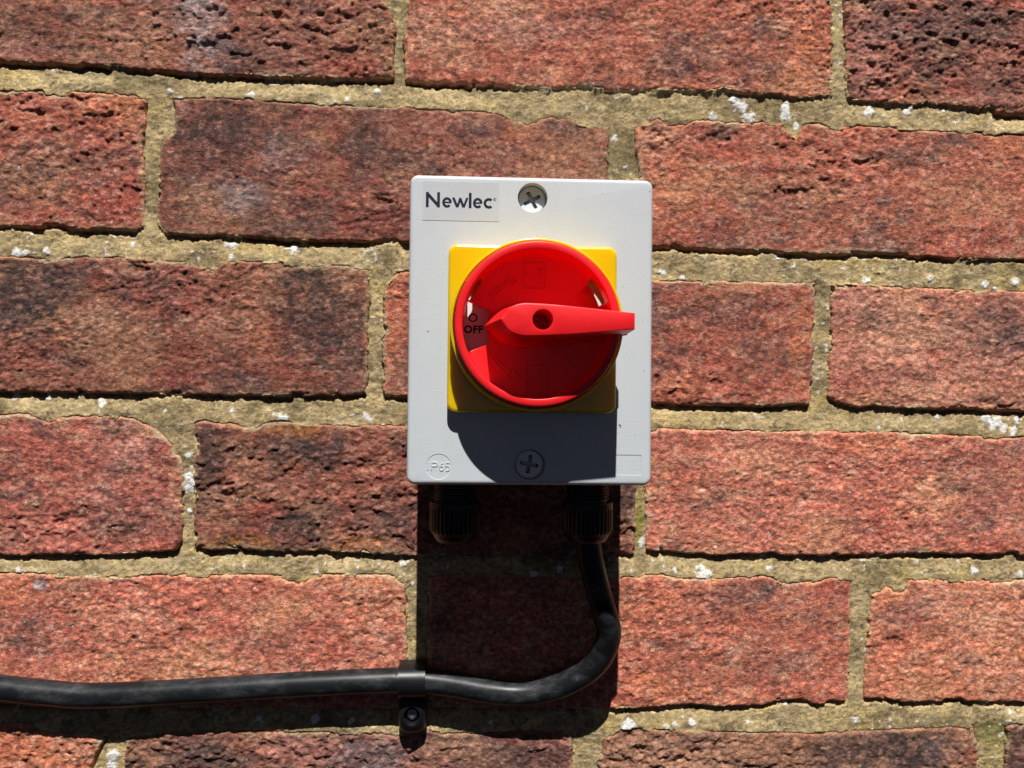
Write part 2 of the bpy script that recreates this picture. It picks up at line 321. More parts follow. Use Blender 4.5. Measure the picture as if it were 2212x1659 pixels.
wall = empty('brick_wall', Matrix.Translation((0, 0, -.2)))
tag(wall, 'weathered red brick wall with sandy mortar joints in full sunlight', 'wall', 'thing')
WOFF = np.array([0, 0, -200.0])

polys = []
for bi, (row, pts, dark, base, off, blobs) in enumerate(BR):
    polys.append(np.array([unproj(x, y)[[0, 2]] for x, y in pts]))
def extend():
    rows = {}
    for k_, b in enumerate(BR): rows.setdefault(b[0], []).append(polys[k_])
    lim = []
    for r_, L in sorted(rows.items()):
        a = min(L, key=lambda p: p[:, 0].min()); b = max(L, key=lambda p: p[:, 0].max())
        def edge(p, left):
            x = p[:, 0].min() if left else p[:, 0].max(); q = p[np.abs(p[:, 0]-x) < 25]; return x, q[:, 1].min(), q[:, 1].max()
        lim.append((r_, edge(a, True), edge(b, False)))
    add = []
    for r_, (xl, l0, l1), (xr, q0, q1) in lim:
        x = xr+10
        while x < 900: add.append((r_, np.array([(x, q0), (x+215, q0), (x+215, q1), (x, q1)]))); x += 225
        x = xl-10
        while x > -900: add.append((r_, np.array([(x-215, l0), (x, l0), (x, l1), (x-215, l1)]))); x -= 225
    xs_ = [l[1][0] for l in lim]
    for sgn, (r_, (xl, l0, l1), (xr, q0, q1)) in ((1, lim[0]), (-1, lim[-1])):
        z = max(p[:, 1].max() for p in rows[r_])+10 if sgn > 0 else min(p[:, 1].min() for p in rows[r_])-75
        for j in range(3):
            x = -1010+112*(j % 2)
            while x < 900: add.append((r_+j+1, np.array([(x, z), (x+215, z), (x+215, z+65), (x, z+65)]))); x += 225
            z += 75*sgn
    rnd_ = random.Random(8)
    for r_, P in add:
        polys.append(P); BR.append((r_, None, rnd_.uniform(.3, .8), (.32, .085+rnd_.uniform(0, .02), .053), rnd_.uniform(0, .3), []))
extend()
def ragged(X, Z, s):
    return s + .42*fbm(X, Z, 7, 5, 31, 4, .6) + .22*fbm(X, Z, 1.6, 1.6, 32, 2) - 1.3*sstep(.45, .8, fbm(X, Z, 14, 9, 33, 3))

ntri = 0
for bi, (row, pts, dark, base, off, blobs) in enumerate(BR):
    P = polys[bi]
    vis = pts is not None and max(p[0] for p in pts) > -20 and min(p[0] for p in pts) < 2232 and max(p[1] for p in pts) > -20 and min(p[1] for p in pts) < 1680
    step = .55 if vis else 3.0
    x0, z0 = P.min(0)-2; x1, z1 = P.max(0)+2
    if vis:                                    # fine relief only where the photograph shows it
        x0v, x1v = max(x0, -262), min(x1, 282)
        z0v, z1v = max(z0, -206), min(z1, 196)
    else: x0v, x1v, z0v, z1v = x0, x1, z0, z1
    xs = np.concatenate([np.arange(x0, x0v, 4.0), np.arange(x0v, x1v, step), np.arange(x1v, x1+4, 4.0)])
    zs = np.concatenate([np.arange(z0, z0v, 4.0), np.arange(z0v, z1v, step), np.arange(z1v, z1+4, 4.0)])
    X, Z = np.meshgrid(xs, zs)
    s = poly_sd(P, X, Z); sr = ragged(X, Z, s)
    sx = X+bi*37.1; sz_ = Z+bi*11.7
    rs = np.random.RandomState(100+bi); kr, kf, kp, kl, km = rs.uniform([.75, .7, .4, .5, .8], [1.25, 1.7, 1.0, 1.6, 1.35])
    if dark < .4: kp *= .45; km *= .62; kl *= .7; kf *= .8
    rough = kr*(.55+.45*sstep(-.3, .5, fbm(sx, sz_, 60, 40, 5, 2)))
    n_big = fbm(sx, sz_, 34, 16, 6, 3)
    n_mid = fbm(sx, sz_, 6.5, 4.4, 7, 4, .62)
    n_drag = 1-np.abs(fbm(sx, sz_, 13, 6.5, 8, 4, .55))*1.6       # creases
    n_fine = fbm(sx, sz_, 1.9, 1.5, 9, 2, .7)
    lumps = sstep(.32, .8, fbm(sx, sz_, 5, 4, 14, 2))
    pit = sstep(.30, .70, fbm(sx, sz_, 9, 5.5, 10, 4, .55))*sstep(-.15, .4, fbm(sx, sz_, 40, 22, 11, 2))
    H = off + .4*n_big + rough*(.60*km*n_mid + .23*kf*n_fine) + .55*kl*lumps*rough - 1.1*kp*pit*rough - .15*sstep(.8, 1.0, n_drag)*rough*sstep(-.1, .4, fbm(sx, sz_, 30, 20, 12, 2))
    H = H - .65*np.clip(1-sr/1.5, 0, 1)**2
    H = np.where(sr < 0, H-3.2*sstep(0, -.9, sr)-.4, H)
    # pigment
    C = np.ones(X.shape+(3,))*np.array(base)*np.array([1.0, 1.20, 1.26])
    gain = float(np.interp(dark, [.25, .35, .45, .6, .75], [1.20, 1.15, 1.02, .84, .72]))
    d1 = sstep(.0, .75, .95*fbm(sx, sz_, 30, 18, 20, 5, .65)+.35*fbm(sx, sz_, 4.5, 3.5, 19, 4, .7)+(dark-.5)*1.2)*.70
    C = C*(1-d1[..., None])+np.array(PIG['dark'])*1.35*d1[..., None]
    d4 = sstep(.0, .7, fbm(sx, sz_, 48, 30, 15, 4, .6))*.55
    C = C*(1-d4[..., None])+np.array([.40, .19, .10])*d4[..., None]
    d2 = sstep(.25, .8, fbm(sx, sz_, 9, 6, 21, 4, .6))*.5
    C = C*(1-d2[..., None])+np.array(PIG['tan'])*d2[..., None]
    d3 = sstep(.3, .75, fbm(sx, sz_, 14, 10, 22, 3, .6))*.45
    C = C*(1-d3[..., None])+np.array(PIG['red'])*d3[..., None]
    for (bx, by, rx, ry, kd, st) in blobs:
        q = unproj(bx, by); ex, ez = rx*.2205, ry*.2205
        dd = np.sqrt(((X-q[0])/ex)**2+((Z-q[2])/ez)**2)+.5*fbm(sx, sz_, 9, 6, 23, 4, .7)+.25*fbm(sx, sz_, 2.2, 1.8, 18, 3, .7)
        m_ = (sstep(1.15, .35, dd)*min(1, st*1.25)*(.72+.28*fbm(sx, sz_, 3.5, 2.2, 24, 3)))[..., None].clip(0, 1)
        C = C*(1-m_)+np.array(PIG[kd])*m_
    v = sstep(.35, .8, fbm(sx, sz_, 4.5, 3.2, 25, 4, .6))[..., None]*.5
    C = C*(1-v)+C*np.array([1.75, 1.75, 1.7])*v
    v = sstep(.36, .8, fbm(sx, sz_, 5.2, 3.4, 26, 4, .6))[..., None]*.6
    C = C*(1-v)+C*.42*v
    gr = fbm(sx, sz_, 1.7, 1.4, 17, 2, .7)[..., None]
    C = C*(1+.42*np.clip(gr, -1, 1)*(.6+.4*kf/1.3))
    sp = sstep(.30, .75, fbm(sx, sz_, 2.8, 2.2, 16, 3, .6))[..., None]*.5
    C = C*(1-sp)+np.array([.50, .26, .19])*sp
    e = (sstep(1.5, .2, sr)*(.25+.6*sstep(-.2, .5, fbm(X, Z, 18, 18, 27, 2))))[..., None]
    C = C*(1-e)+np.array([.47, .24, .13])*e
    e = (sstep(2.6, .2, sr+1.4*fbm(X, Z, 5, 4, 28, 3))*sstep(.15, .5, fbm(X, Z, 24, 16, 29, 3))*.75)[..., None]
    C = C*(1-e)+np.array([.40, .29, .18])*e
    wsp = sstep(.955, .99, vnoise(sx/1.2, sz_/1.1, 91))[..., None]*sstep(-.2, .5, fbm(sx, sz_, 40, 30, 92, 2))[..., None]
    C = C*(1-.8*wsp)+np.array([.62, .57, .53])*.8*wsp
    keep = np.maximum.reduce([sr[:-1, :-1], sr[1:, :-1], sr[:-1, 1:], sr[1:, 1:]]) > -1.0
    grid_mesh('brick', X-WOFF[0], -H, Z-WOFF[2], keep, C*1.22*gain, M_brick, wall)
    ntri += int(keep.sum())*2

# mortar: one sheet over all joints, struck back under each brick and flush on the one below
def mortar_piece():
    global ntri
    xs = np.concatenate([np.arange(-1100, -262, 3.0), np.arange(-262, 282, .55), np.arange(282, 1100, 3.0)])
    ZB, ZT = min(p[:, 1].min() for p in polys), max(p[:, 1].max() for p in polys)
    zs = np.concatenate([np.arange(ZB, -206, 3.0), np.arange(-206, 196, .55), np.arange(196, ZT, 3.0)])
    X, Z = np.meshgrid(xs, zs)
    S = np.full(X.shape, -1e3)
    for P in polys:
        x0, z0 = P.min(0)-14; x1, z1 = P.max(0)+14
        i0, i1 = np.searchsorted(xs, [x0, x1]); j0, j1 = np.searchsorted(zs, [z0, z1])
        if i1 <= i0 or j1 <= j0: continue
        S[j0:j1, i0:i1] = np.maximum(S[j0:j1, i0:i1], poly_sd(P, X[j0:j1, i0:i1], Z[j0:j1, i0:i1]))
    Sr = ragged(X, Z, np.clip(S, -20, 20)); inside = Sr > 0
    cu = np.full(X.shape, 99.0); cdn = np.full(X.shape, 99.0)
    cur = np.full(X.shape[1], 99.0)
    for j in range(len(zs)-1, -1, -1):
        cur = np.where(inside[j], 0, cur+(zs[min(j+1, len(zs)-1)]-zs[j])); cu[j] = cur
    cur = np.full(X.shape[1], 99.0)
    for j in range(len(zs)):
        cur = np.where(inside[j], 0, cur+(zs[j]-zs[max(j-1, 0)])); cdn[j] = cur
    n1 = fbm(X, Z, 22, 9, 41, 3); n2 = fbm(X, Z, 3.2, 2.4, 42, 4, .6); n3 = fbm(X, Z, 1.2, 1.0, 43, 2)
    smear = sstep(.1, .6, fbm(X, Z, 8, 5, 44, 4, .6))
    slot = sstep(3.4, .9, cu+.6*n2)*(.35+.65*sstep(-.7, .1, fbm(X, Z, 50, 10, 45, 2)))
    perp = sstep(11, 17, cu+cdn)
    fill = np.zeros(X.shape)
    for (bx, by, rx, ry) in [(1650, 205, 620, 45), (330, 490, 40, 40), (1000, 530, 40, 20)]:
        q = unproj(bx, by); fill = np.maximum(fill, sstep(1.15, .8, np.sqrt(((X-q[0])/(rx*.22))**2+((Z-q[2])/(ry*.22))**2)))
    slot = slot*(1-.9*fill)
    H = (1-perp)*(-2.5+1.2*fill+(2.4-1.2*fill)*sstep(11.5, 1.0, cdn))-.95*perp+.22*n1+.20*n2+.12*n3-3.2*slot*(1-.7*smear)+.9*smear*sstep(3.4, .3, cu)
    H = np.where(Sr > 1.0, np.minimum(H, -1.2)-1.1*(np.clip(Sr, 1, 9)-1), H)
    C = np.ones(X.shape+(3,))*np.array([.46, .365, .21])
    def mix(C, m, c): m = m[..., None]; return C*(1-m)+np.array(c)*m
    C = mix(C, sstep(-.05, .6, fbm(X, Z, 30, 12, 51, 4, .6))*.72, (.215, .175, .095))
    C = mix(C, sstep(.1, .6, fbm(X, Z, 16, 7, 52, 4, .6))*.8, (.68, .545, .31))
    C = mix(C, sstep(.25, .7, fbm(X, Z, 24, 10, 53, 4))*.5, (.60, .47, .20))
    C = mix(C, sstep(.25, .8, fbm(X, Z, 6, 4, 54, 4, .6))*.6, (.13, .105, .06))
    C = mix(C, sstep(.25, .7, fbm(X, Z, 4.5, 3, 55, 3, .6))*.35, (.58, .50, .34))
    # joint behind the isolator, wider and darker; green edge by the right-hand brick
    for (bx, by, rx, ry, c, st) in [(1345,320,40,70,(.17,.14,.075),.7),(1640,235,180,40,(.21,.17,.09),.5),(1382,1110,10,60,(.36,.33,.05),.8),(1500,280,120,30,(.16,.135,.08),.5),
                                    (200,150,200,12,(.25,.22,.16),.5),(1840,880,60,20,(.2,.17,.1),.4),(2150,1590,50,40,(.2,.2,.06),.6),(760,1590,500,10,(.42,.35,.27),.5)]:
        q = unproj(bx, by); dd = np.sqrt(((X-q[0])/(rx*.22))**2+((Z-q[2])/(ry*.22))**2)+.35*fbm(X, Z, 9, 6, 56, 3)
        C = mix(C, sstep(1.2, .4, dd)*st, c)
    C = C*(1+.22*np.clip(n3+.6*n2, -1, 1))[..., None]*np.array([.88, .83, .75])
    # white lichen spots and salt flecks
    spots = [(1591,216,11),(1604,232,13),(1620,252,14),(1698,227,9),(1697,245,12),(1705,253,10),(1877,238,15),(1540,248,9),(1330,297,7),(1960,240,8),(1970,232,5),(1910,250,4),(2040,238,4),(1720,272,7),
             (395,222,10),(365,195,6),(540,205,7),(750,212,6),(815,195,6),(36,541,10),(55,543,7),(100,543,8),(495,527,10),(633,534,9),(285,528,6),(500,555,5),
             (28,858,9),(100,862,6),(217,873,9),(355,888,5),(500,887,6),(608,903,12),(793,904,10),(407,1048,14),(405,1030,8),(410,1105,5),(405,985,6),
             (1430,588,8),(1475,604,8),(1680,555,6),(1875,605,10),(1870,555,5),(2010,602,7),(2130,615,8),(2195,610,9),(2150,622,5),
             (2028,903,6),(2150,912,20),(2170,925,10),(2190,930,12),(2130,905,8),(2200,905,8),(1900,925,4),(1520,1241,17),(1434,1224,6),(1456,1232,7),(1662,1228,8),(2106,1235,9),(2205,1242,8),(1388,1172,9),
             (1355,1568,16),(1440,1570,6),(1457,1566,6),(1496,1560,8),(1616,1560,4),(1850,1557,7),(1700,1517,8),(2185,1540,6),(243,1635,12),(240,1655,10),(870,1220,7),(45,1235,10),(890,1262,6),(1560,1185,5),
             (1110,1213,5),(1150,1240,8),(1210,1230,7),(560,1555,8),(680,1553,9),(760,1560,8),(1060,1560,5),(1950,905,4),(1340,1610,4)]
    wm = np.zeros(X.shape); wn = fbm(X, Z, 2.4, 2.4, 57, 3, .7)
    for bx, by, r_ in spots:
        q = unproj(bx, by); rr = r_*.2205
        sl = (np.abs(X-q[0]) < rr*2) & (np.abs(Z-q[2]) < rr*2)
        dd = np.sqrt((X[sl]-q[0])**2+(Z[sl]-q[2])**2)/rr+.6*wn[sl]
        wm[sl] = np.maximum(wm[sl], sstep(1.15, .7, dd))
    rsp = sstep(.85, .93, vnoise(X/1.7, Z/1.5, 93))*sstep(.1, .5, fbm(X, Z, 14, 14, 94, 2))
    wm = np.maximum(wm, rsp*.8)
    C = mix(C, wm*.93, (.80, .79, .76)); H = H+.35*wm
    bl = sstep(.88, .93, vnoise(X/1.2+50, Z/1.2, 95))*.7
    C = mix(C, bl, (.06, .05, .04))
    keep = np.minimum.reduce([Sr[:-1, :-1], Sr[1:, :-1], Sr[:-1, 1:], Sr[1:, 1:]]) < 2.6
    grid_mesh('mortar', X-WOFF[0], -H, Z-WOFF[2], keep, C, M_mortar, wall)
    ntri += int(keep.sum())*2
mortar_piece()
print('wall triangles', ntri)
# backing body of the wall behind the joints
zb, zt = min(p[:, 1].min() for p in polys)+201, max(p[:, 1].max() for p in polys)+199
g = G(); a = g.rings([[(x, z, h) for x, z in ((-1090, zb), (1090, zb), (1090, zt), (-1090, zt))] for h in (-14, -102)])
g.cap(a[0]); g.cap(a[1]); g.make('wall_core', M_mortar, wall, False)

# ------------------------------------------------------------------ isolator switch
W, H_, DEP = 97.3, 122.6, 62.0
BX, BZ = 22.52, 17.68
bro, bpi, bya = R(-.685), R(-1.922), R(-.194)
Mb = (Matrix.Translation((BX*MM, -DEP*MM, BZ*MM)) @ Matrix.Rotation(bya, 4, 'Z') @ Matrix.Rotation(bpi, 4, 'X') @ Matrix.Rotation(bro, 4, 'Y'))
iso = empty('isolator_switch', Mb)
tag(iso, 'light grey rotary isolator box with yellow plate and red knob, mounted on the brick wall', 'isolator switch')
Mi = np.array(Mb.inverted())
def to_local(p):
    q = Mi @ np.array([p[0]*MM, p[1]*MM, p[2]*MM, 1]); return q[0]/MM, q[2]/MM, -q[1]/MM      # u, v, h

# lid: rounded shell with real holes for the screws and shallow recesses
g = G()
prof = [(2.2, -17.5), (0.0, -17.5), (0.0, -8), (.15, -1.5), (.35, -.8), (.75, -.32), (1.25, -.07), (1.9, 0.0)]
rr_ = g.rings([at(rrect(0, 0, W-2*i, H_-2*i, max(.8, 3.4-i), 8), h) for i, h in prof])
SC_T = (.07, 52.9); SC_B = (-.03, -53.15); IPC = (-35.95, -54.1); RCT = (27.5, -53.0, 33.7, 8.1)
holes = [circ(*SC_T, 5.95, 48), circ(*SC_B, 6.1, 48), circ(*IPC, 5.05, 48), rrect(*RCT, .5, 3)]
g2 = G(); g2.fill([rrect(0, 0, W-3.8, H_-3.8, 1.5, 8)]+holes, 0.0)
for L, d in ((holes[0], -5.2), (holes[1], -3)):
    g2.rings([at(L, 0), at(L, d)]); g2.fill([L], d)
def inset(L, c, k): return [(c[0]+(p[0]-c[0])*k, c[1]+(p[1]-c[1])*k) for p in L]
for L, c, k in ((holes[2], IPC, .975), (holes[3], RCT[:2], .992)):
    i2 = inset(L, c, k); g2.rings([at(L, 0), at(i2, -.16)]); g2.fill([i2], -.16)
g.F += [tuple(i+len(g.V) for i in f) for f in g2.F]; g.V += g2.V
lid = g.make('lid', M_lid, iso)

# base box behind the lid
g = G()
a = g.rings([at(rrect(0, 0, W-3.4, H_-3.4, 4, 6), -14), at(rrect(0, 0, W-3.4, H_-3.4, 4, 6), -19), at(rrect(0, 0, W-4.6, H_-4.6, 4, 6), -20.5),
             at(rrect(0, 0, W-6.0, H_-6.0, 4, 6), -60.5), at(rrect(0, 0, W-8, H_-8, 3, 6), -61.5)])
g.cap(a[0]); g.cap(a[-1]); g.make('base_box', M_base, iso)

# raised lettering on the lid
g = G(); d = [(-40.66, -52.4)]
def wr(x, y): return (-35.95+(x-.5)*9.0-(0), -54.02+(y-.5)*3.1-(x-.5)*.25)
HL, HU = -.17, .06
stroke(g, [wr(.02, 0), wr(.05, 1)], .5, HL, HU)
stroke(g, [wr(.19, 0), wr(.19, 1), wr(.34, 1)]+[wr(.34+.12*math.sin(t), .76+.24*math.cos(t)) for t in np.linspace(.3, math.pi, 9)]+[wr(.19, .52)], .5, HL, HU)
stroke(g, [wr(.70, .95), wr(.60, .8), wr(.54, .5)]+[wr(.63-.09*math.cos(t), .28-.28*math.sin(t)) for t in np.linspace(0, 2*math.pi, 17)], .5, HL, HU)
stroke(g, [wr(.98, 1), wr(.82, 1), wr(.80, .58)]+[wr(.88+.10*math.sin(t), .30+.30*math.cos(t)) for t in np.linspace(-.5, 3.6, 12)], .5, HL, HU)
g.make('embossed_lettering', M_lid, lid, True, 60)

# clear sticker with the printed name
g = G(); LB = (-28.35, 50.75, 30.4, 15.5)
a = g.rings([at(rrect(*LB, .25, 2), .01), at(rrect(*LB, .25, 2), .12)]); g.cap(a[1]); stk = g.make('sticker', M_film, lid, False)
g = G(); y0, cap, xh = 48.15, 54.2, 52.2
k = [0]
def hh(): k[0] += 1; return .16+.002*k[0]
def st(pts, wd=1.0): stroke(g, pts, wd, .12, hh(), 0)
def tl(x): return .008*(x+42)*.5                                   # print line rises slightly
st([(-41.62, y0), (-41.62, cap)], 1.1); st([(-37.2, y0), (-37.2, cap)], 1.1)
st([(-41.75, cap-.5), (-37.1, y0+.5)], 1.2)
def ee(cx, cy=50.2, rx=1.40, ry=1.58):
    st([(cx-rx, cy+.02), (cx+rx+.3, cy+.02)], .6)
    st(arc(cx, cy, rx, ry, 0, 318, 26), .98)
ee(-33.85)
st([(-31.45, xh), (-29.75, y0+.25)], 1.0); st([(-29.72, y0+.25), (-28.62, xh-.15)], .85); st([(-28.75, xh-.15), (-27.3, y0+.25)], 1.0); st([(-27.28, y0+.25), (-25.85, xh)], .85)
st([(-24.72, y0), (-24.72, cap)], 1.1)
ee(-21.72)
st(arc(-17.3, 50.2, 1.6, 1.58, 50, 310, 22), 1.0)
g.make('brand_lettering', M_ink, stk, False, None)
g = G(); stroke(g, arc(-15.0, 51.75, .52, .52, 0, 360, 20), .13, .12, .165, 0)
stroke(g, [(-15.15, 51.5), (-15.15, 52.0), (-14.98, 52.0), (-14.88, 51.88), (-14.98, 51.76), (-15.12, 51.75)], .1, .12, .168, 0)
stroke(g, [(-15.02, 51.75), (-14.85, 51.5)], .1, .12, .171, 0)
g.make('registered_mark', M_ink, stk, False, None)

# dark specks of dirt on the lid
rnd = random.Random(4)
for (u, v, r_) in [(-40.65, -1, .34), (35.7, -37.3, .42), (36.0, -38.0, .3), (47, 56.5, .22), (36.6, 18, .16), (45.3, -15.5, .2), (44.5, 4, .18), (-35, -25, .12), (41.6, -41, .15), (-14, 56.2, .16), (28, 55, .12)]:
    L = [(u+r_*rnd.uniform(.5, 1.2)*math.cos(t), v+r_*rnd.uniform(.5, 1.2)*math.sin(t)) for t in np.linspace(0, 2*math.pi, 9)[:-1]]
    g = G(); i = g.ring(at(L, .0)); j = g.ring(at(inset(L, (u, v), .6), .12)); g.bridge(i, j); g.cap(j)
    g.make('dirt_speck', M_dark, lid, False)

# screws
def screw(c, h, rot, rad, parent):
    n = 64; t = empty  # noqa
    arms = []
    L, wd, rc = 3.55, .68, 1.05
    for q in range(4):
        a = rot+q*math.pi/2; ca, sa = math.cos(a), math.sin(a)
        for (x, y) in ((rc, -wd*1.05), (L, -wd), (L+.12, 0), (L, wd), (rc, wd*1.05)):
            arms.append((c[0]+x*ca-y*sa, c[1]+x*sa+y*ca))
        am = a+math.pi/4; arms.append((c[0]+1.15*math.cos(am), c[1]+1.15*math.sin(am)))
    g = G()
    g.rings([at(circ(*c, rad, n), h-4), at(circ(*c, rad, n), h-.5), at(circ(*c, rad-.12, n), h-.2), at(circ(*c, rad-.4, n), h)])
    g.fill([circ(*c, rad-.4, n), arms], h)
    s_ = g.make('screw', M_screw, parent)
    g = G(); g.rings([at(arms, h), at(inset(arms, c, .75), h-3.6)]); g.fill([inset(arms, c, .75)], h-3.6)
    g.make('cross_slot', M_dark, s_, False)  # shade inside the slot put into a near-black colour
    return s_
screw(SC_T, -4.1, R(-62), 5.6, iso); screw((SC_B[0]-.28, SC_B[1]+.22), -1.0, R(-10), 5.6, iso)

# yellow plate: rounded square with a round opening, and the collar round it
KC = (1.0, .75)
PC = (.17, .1); PW, PH = 66.0, 65.3
g = G()
prof = [(0, .02), (0, 4.2), (.12, 4.8), (.45, 5.25), (1.0, 5.5)]
g.rings([at(rrect(*PC, PW-2*i, PH-2*i, 3.6-i*.6, 8), h) for i, h in prof])
g.fill([rrect(*PC, PW-2, PH-2, 3.0, 8), circ(*KC, 30.9, 96)], 5.5)
g.rings([at(circ(*KC, 30.9, 96), 5.5), at(circ(*KC, 30.9, 96), 1.2)]); g.fill([circ(*KC, 30.9, 96)], 1.2)
g.make('backing_plate', M_yellow, iso, True, 14)
g = G()
prof = [(31.7, 5.4), (32.9, 5.45), (32.85, 11.6), (32.85, 12.6), (32.6, 12.8), (32.6, 16.2), (32.5, 16.6), (32.2, 16.8), (31.8, 16.8), (31.6, 16.6), (31.6, 12.6), (31.6, 11.6), (31.7, 5.4)]
NC = 180; base_i = [g.ring(at(circ(*KC, r_, NC), h)) for r_, h in prof]
def open_(a): a %= 360; return 33 <= a < 45 or 139 <= a < 147           # unseen openings added in the collar wall to let sun onto the legend
for kk in range(len(prof)-1):
    for q in range(NC):
        if open_(2*q+1) and kk in (0, 1, 11): continue
        j = (q+1) % NC; g.F.append((base_i[kk][q], base_i[kk][j], base_i[kk+1][j], base_i[kk+1][q]))
for q in range(NC):
    if open_(2*q+1) and not open_(2*q-1) or open_(2*q-1) and not open_(2*q+1):
        g.F.append((base_i[1][q], base_i[2][q], base_i[11][q], base_i[12][q]))
    if open_(2*q+1):
        j = (q+1) % NC; g.F.append((base_i[2][q], base_i[2][j], base_i[11][j], base_i[11][q]))
g.make('collar', M_yellow, iso)

# white legend ring under the knob with its printed words
g = G(); A = [(KC[0]+r_*math.cos(t), KC[1]+r_*math.sin(t)) for t, r_ in [(2*math.pi*q/180, 29.3 if 78 <= q <= 103 else (28.3 if 8 <= q <= 21 else 27.4)) for q in range(180)]]; B = circ(*KC, 16, 180)
g.rings([at(A, 1.25), at(A, 2.0), at(B, 2.0), at(B, 1.25)]); leg = g.make('legend_ring', M_white, iso, True, 30)
text_mesh('off_lettering', 'OFF', 4.0, M_blackink, leg, -22.85, -.22, 2.02, 0, .02, .16, 1.1)
text_mesh('zero_mark', 'O', 4.6, M_blackink, leg, -23.05, 4.25, 2.02, 0, .02, .05, 1.0)
text_mesh('on_lettering', 'ON', 4.35, M_blackink, leg, KC[0], 22.5, 2.02, R(90), .02, .16, 1.0)

# red knob: turned shell with three cut-outs, solidified inwards
NA = 360
prof = [(0, 6.6), (8, 6.6), (18.6, 6.6), (26.2, 6.6), (27.2, 6.75), (27.6, 8.2), (27.8, 12.0), (27.88, 18.8), (27.92, 20.25), (28.02, 20.5), (28.25, 20.62), (30.2, 20.62), (30.6, 20.45), (30.78, 20.0), (30.85, 18.5), (30.9, 15.0)]
def in_cut(a, k):
    """k: band between profile k and k+1"""
    a %= 360
    if k in (2, 3) and 160.5 <= a < 201: return True          # window over the legend
    if k == 4 and 160.5 <= a < 201: return True
    if k == 3 and 19 <= a < 40: return True
    if k in (4, 5) and (19 <= a < 41 or 140 <= a < 159): return True
    return False
V = []; Fc = []
for (r_, h) in prof:
    for q in range(NA):
        t = R(q); V.append((KC[0]+r_*math.cos(t), -h, KC[1]+r_*math.sin(t)))
for kk in range(len(prof)-1):
    for q in range(NA):
        if in_cut(q+.5, kk): continue
        j = (q+1) % NA; Fc.append((kk*NA+q, kk*NA+j, (kk+1)*NA+j, (kk+1)*NA+q))
me = bpy.data.meshes.new('knob_dish'); me.from_pydata([tuple(c*MM for c in v) for v in V], [], Fc)
bm = bmesh.new(); bm.from_mesh(me); bmesh.ops.remove_doubles(bm, verts=bm.verts, dist=2e-6)
bmesh.ops.delete(bm, geom=[v for v in bm.verts if not v.link_faces], context='VERTS')
bmesh.ops.recalc_face_normals(bm, faces=bm.faces)
bm.faces.ensure_lookup_table()
fc = min(bm.faces, key=lambda f: (f.calc_center_median()-Vector((KC[0]*MM, -.0066, KC[1]*MM))).length)
if fc.normal.y > 0: bmesh.ops.reverse_faces(bm, faces=bm.faces)
for e_ in bm.edges:
    if len(e_.link_faces) == 2 and e_.calc_face_angle(0) > R(50): e_.smooth = False
bm.to_mesh(me); bm.free()
knob = link('knob_dish', me, M_red, iso)
so = knob.modifiers.new('shell', 'SOLIDIFY'); so.thickness = 1.3*MM; so.offset = -1.0; so.use_rim = True
bpy.context.view_layer.update()
me2 = bpy.data.meshes.new_from_object(knob.evaluated_get(bpy.context.evaluated_depsgraph_get()))
knob.modifiers.clear(); knob.data = me2

# handle bar: lofted, flared towards the disc, pointed nose, with a deep round bore
def smooth_line(P, n):
    """Catmull-Rom through P, n samples per span"""
    P = [np.array(p, float) for p in P]; Q = [2*P[0]-P[1]]+P+[2*P[-1]-P[-2]]; out = []
    for k_ in range(1, len(Q)-2):
        for q in range(n):
            t = q/n; a, b, c, d = Q[k_-1:k_+3]
            out.append(.5*((2*b)+(-a+c)*t+(2*a-5*b+4*c-d)*t*t+(-a+3*b-3*c+d)*t**3))
    out.append(P[-1]); return out
top_u = [(-14.5, 0), (-12.0, 3.3), (-9.8, 4.85), (-6.9, 5.7), (-3.9, 5.85), (5, 5.45), (18, 4.35), (33.4, 2.9)]
bot_u = [(-19.9, 0), (-16.6, 3.6), (-12.6, 6.7), (-8.0, 8.1), (-4.0, 8.3), (5, 7.8), (18, 5.9), (33.9, 3.6)]
tu = smooth_line(top_u, 6); bu = smooth_line(bot_u, 6)
tu = [(p[0], p[1]) for p in tu]; bu = [(p[0], p[1]) for p in bu]
def full(L, sq=1.0): return [(x, y) for x, y in L]+[(x, -y) for x, y in reversed(L[1:])]
T_, B_ = full(tu), full(bu)
c0 = (6, 0)
def lerp(t, ins=0.0):
    L = []
    for a, b in zip(T_, B_):
        x, y = a[0]*(1-t)+b[0]*t, a[1]*(1-t)+b[1]*t
        s_ = math.copysign(min(abs(y), ins), y) if abs(y) > 1e-6 else 0
        x2 = x-ins if x > 30 else (x+ins*1.2 if x < -12 else x)
        L.append((KC[0]+x2, KC[1]+y-s_))
    return L
def lvl(L, t, h):
    out = []
    for (x, y) in L:
        hh_ = h if x-KC[0] < 27.5 else max(h, 16.8)
        out.append((x, y, hh_))
    return out
g = G()
levels = [(0, .5, 34.0), (0, .22, 33.9), (.01, .06, 33.7), (.02, 0, 33.35), (.5, 0, 20.0), (.62, 0, 16.9), (.98, 0, 6.9), (1.0, -.25, 6.3)]
for (t, i_, h) in levels: pass
RG = []
for (t, i_, h) in levels: RG.append(g.ring(lvl(lerp(t, i_), t, h)))
for a, b in zip(RG, RG[1:]): g.bridge(a, b)
hole = circ(KC[0]+.62, KC[1]+.05, 3.6, 40); hin = circ(KC[0]+.62, KC[1]+.05, 3.45, 40)
g.fill([lerp(0, .5), circ(KC[0]+.62, KC[1]+.05, 3.75, 40)], 34.0)
g.rings([at(circ(KC[0]+.62, KC[1]+.05, 3.75, 40), 34.0), at(hole, 33.8), at(hin, 14.0)])
g.fill([hin], 14.0)
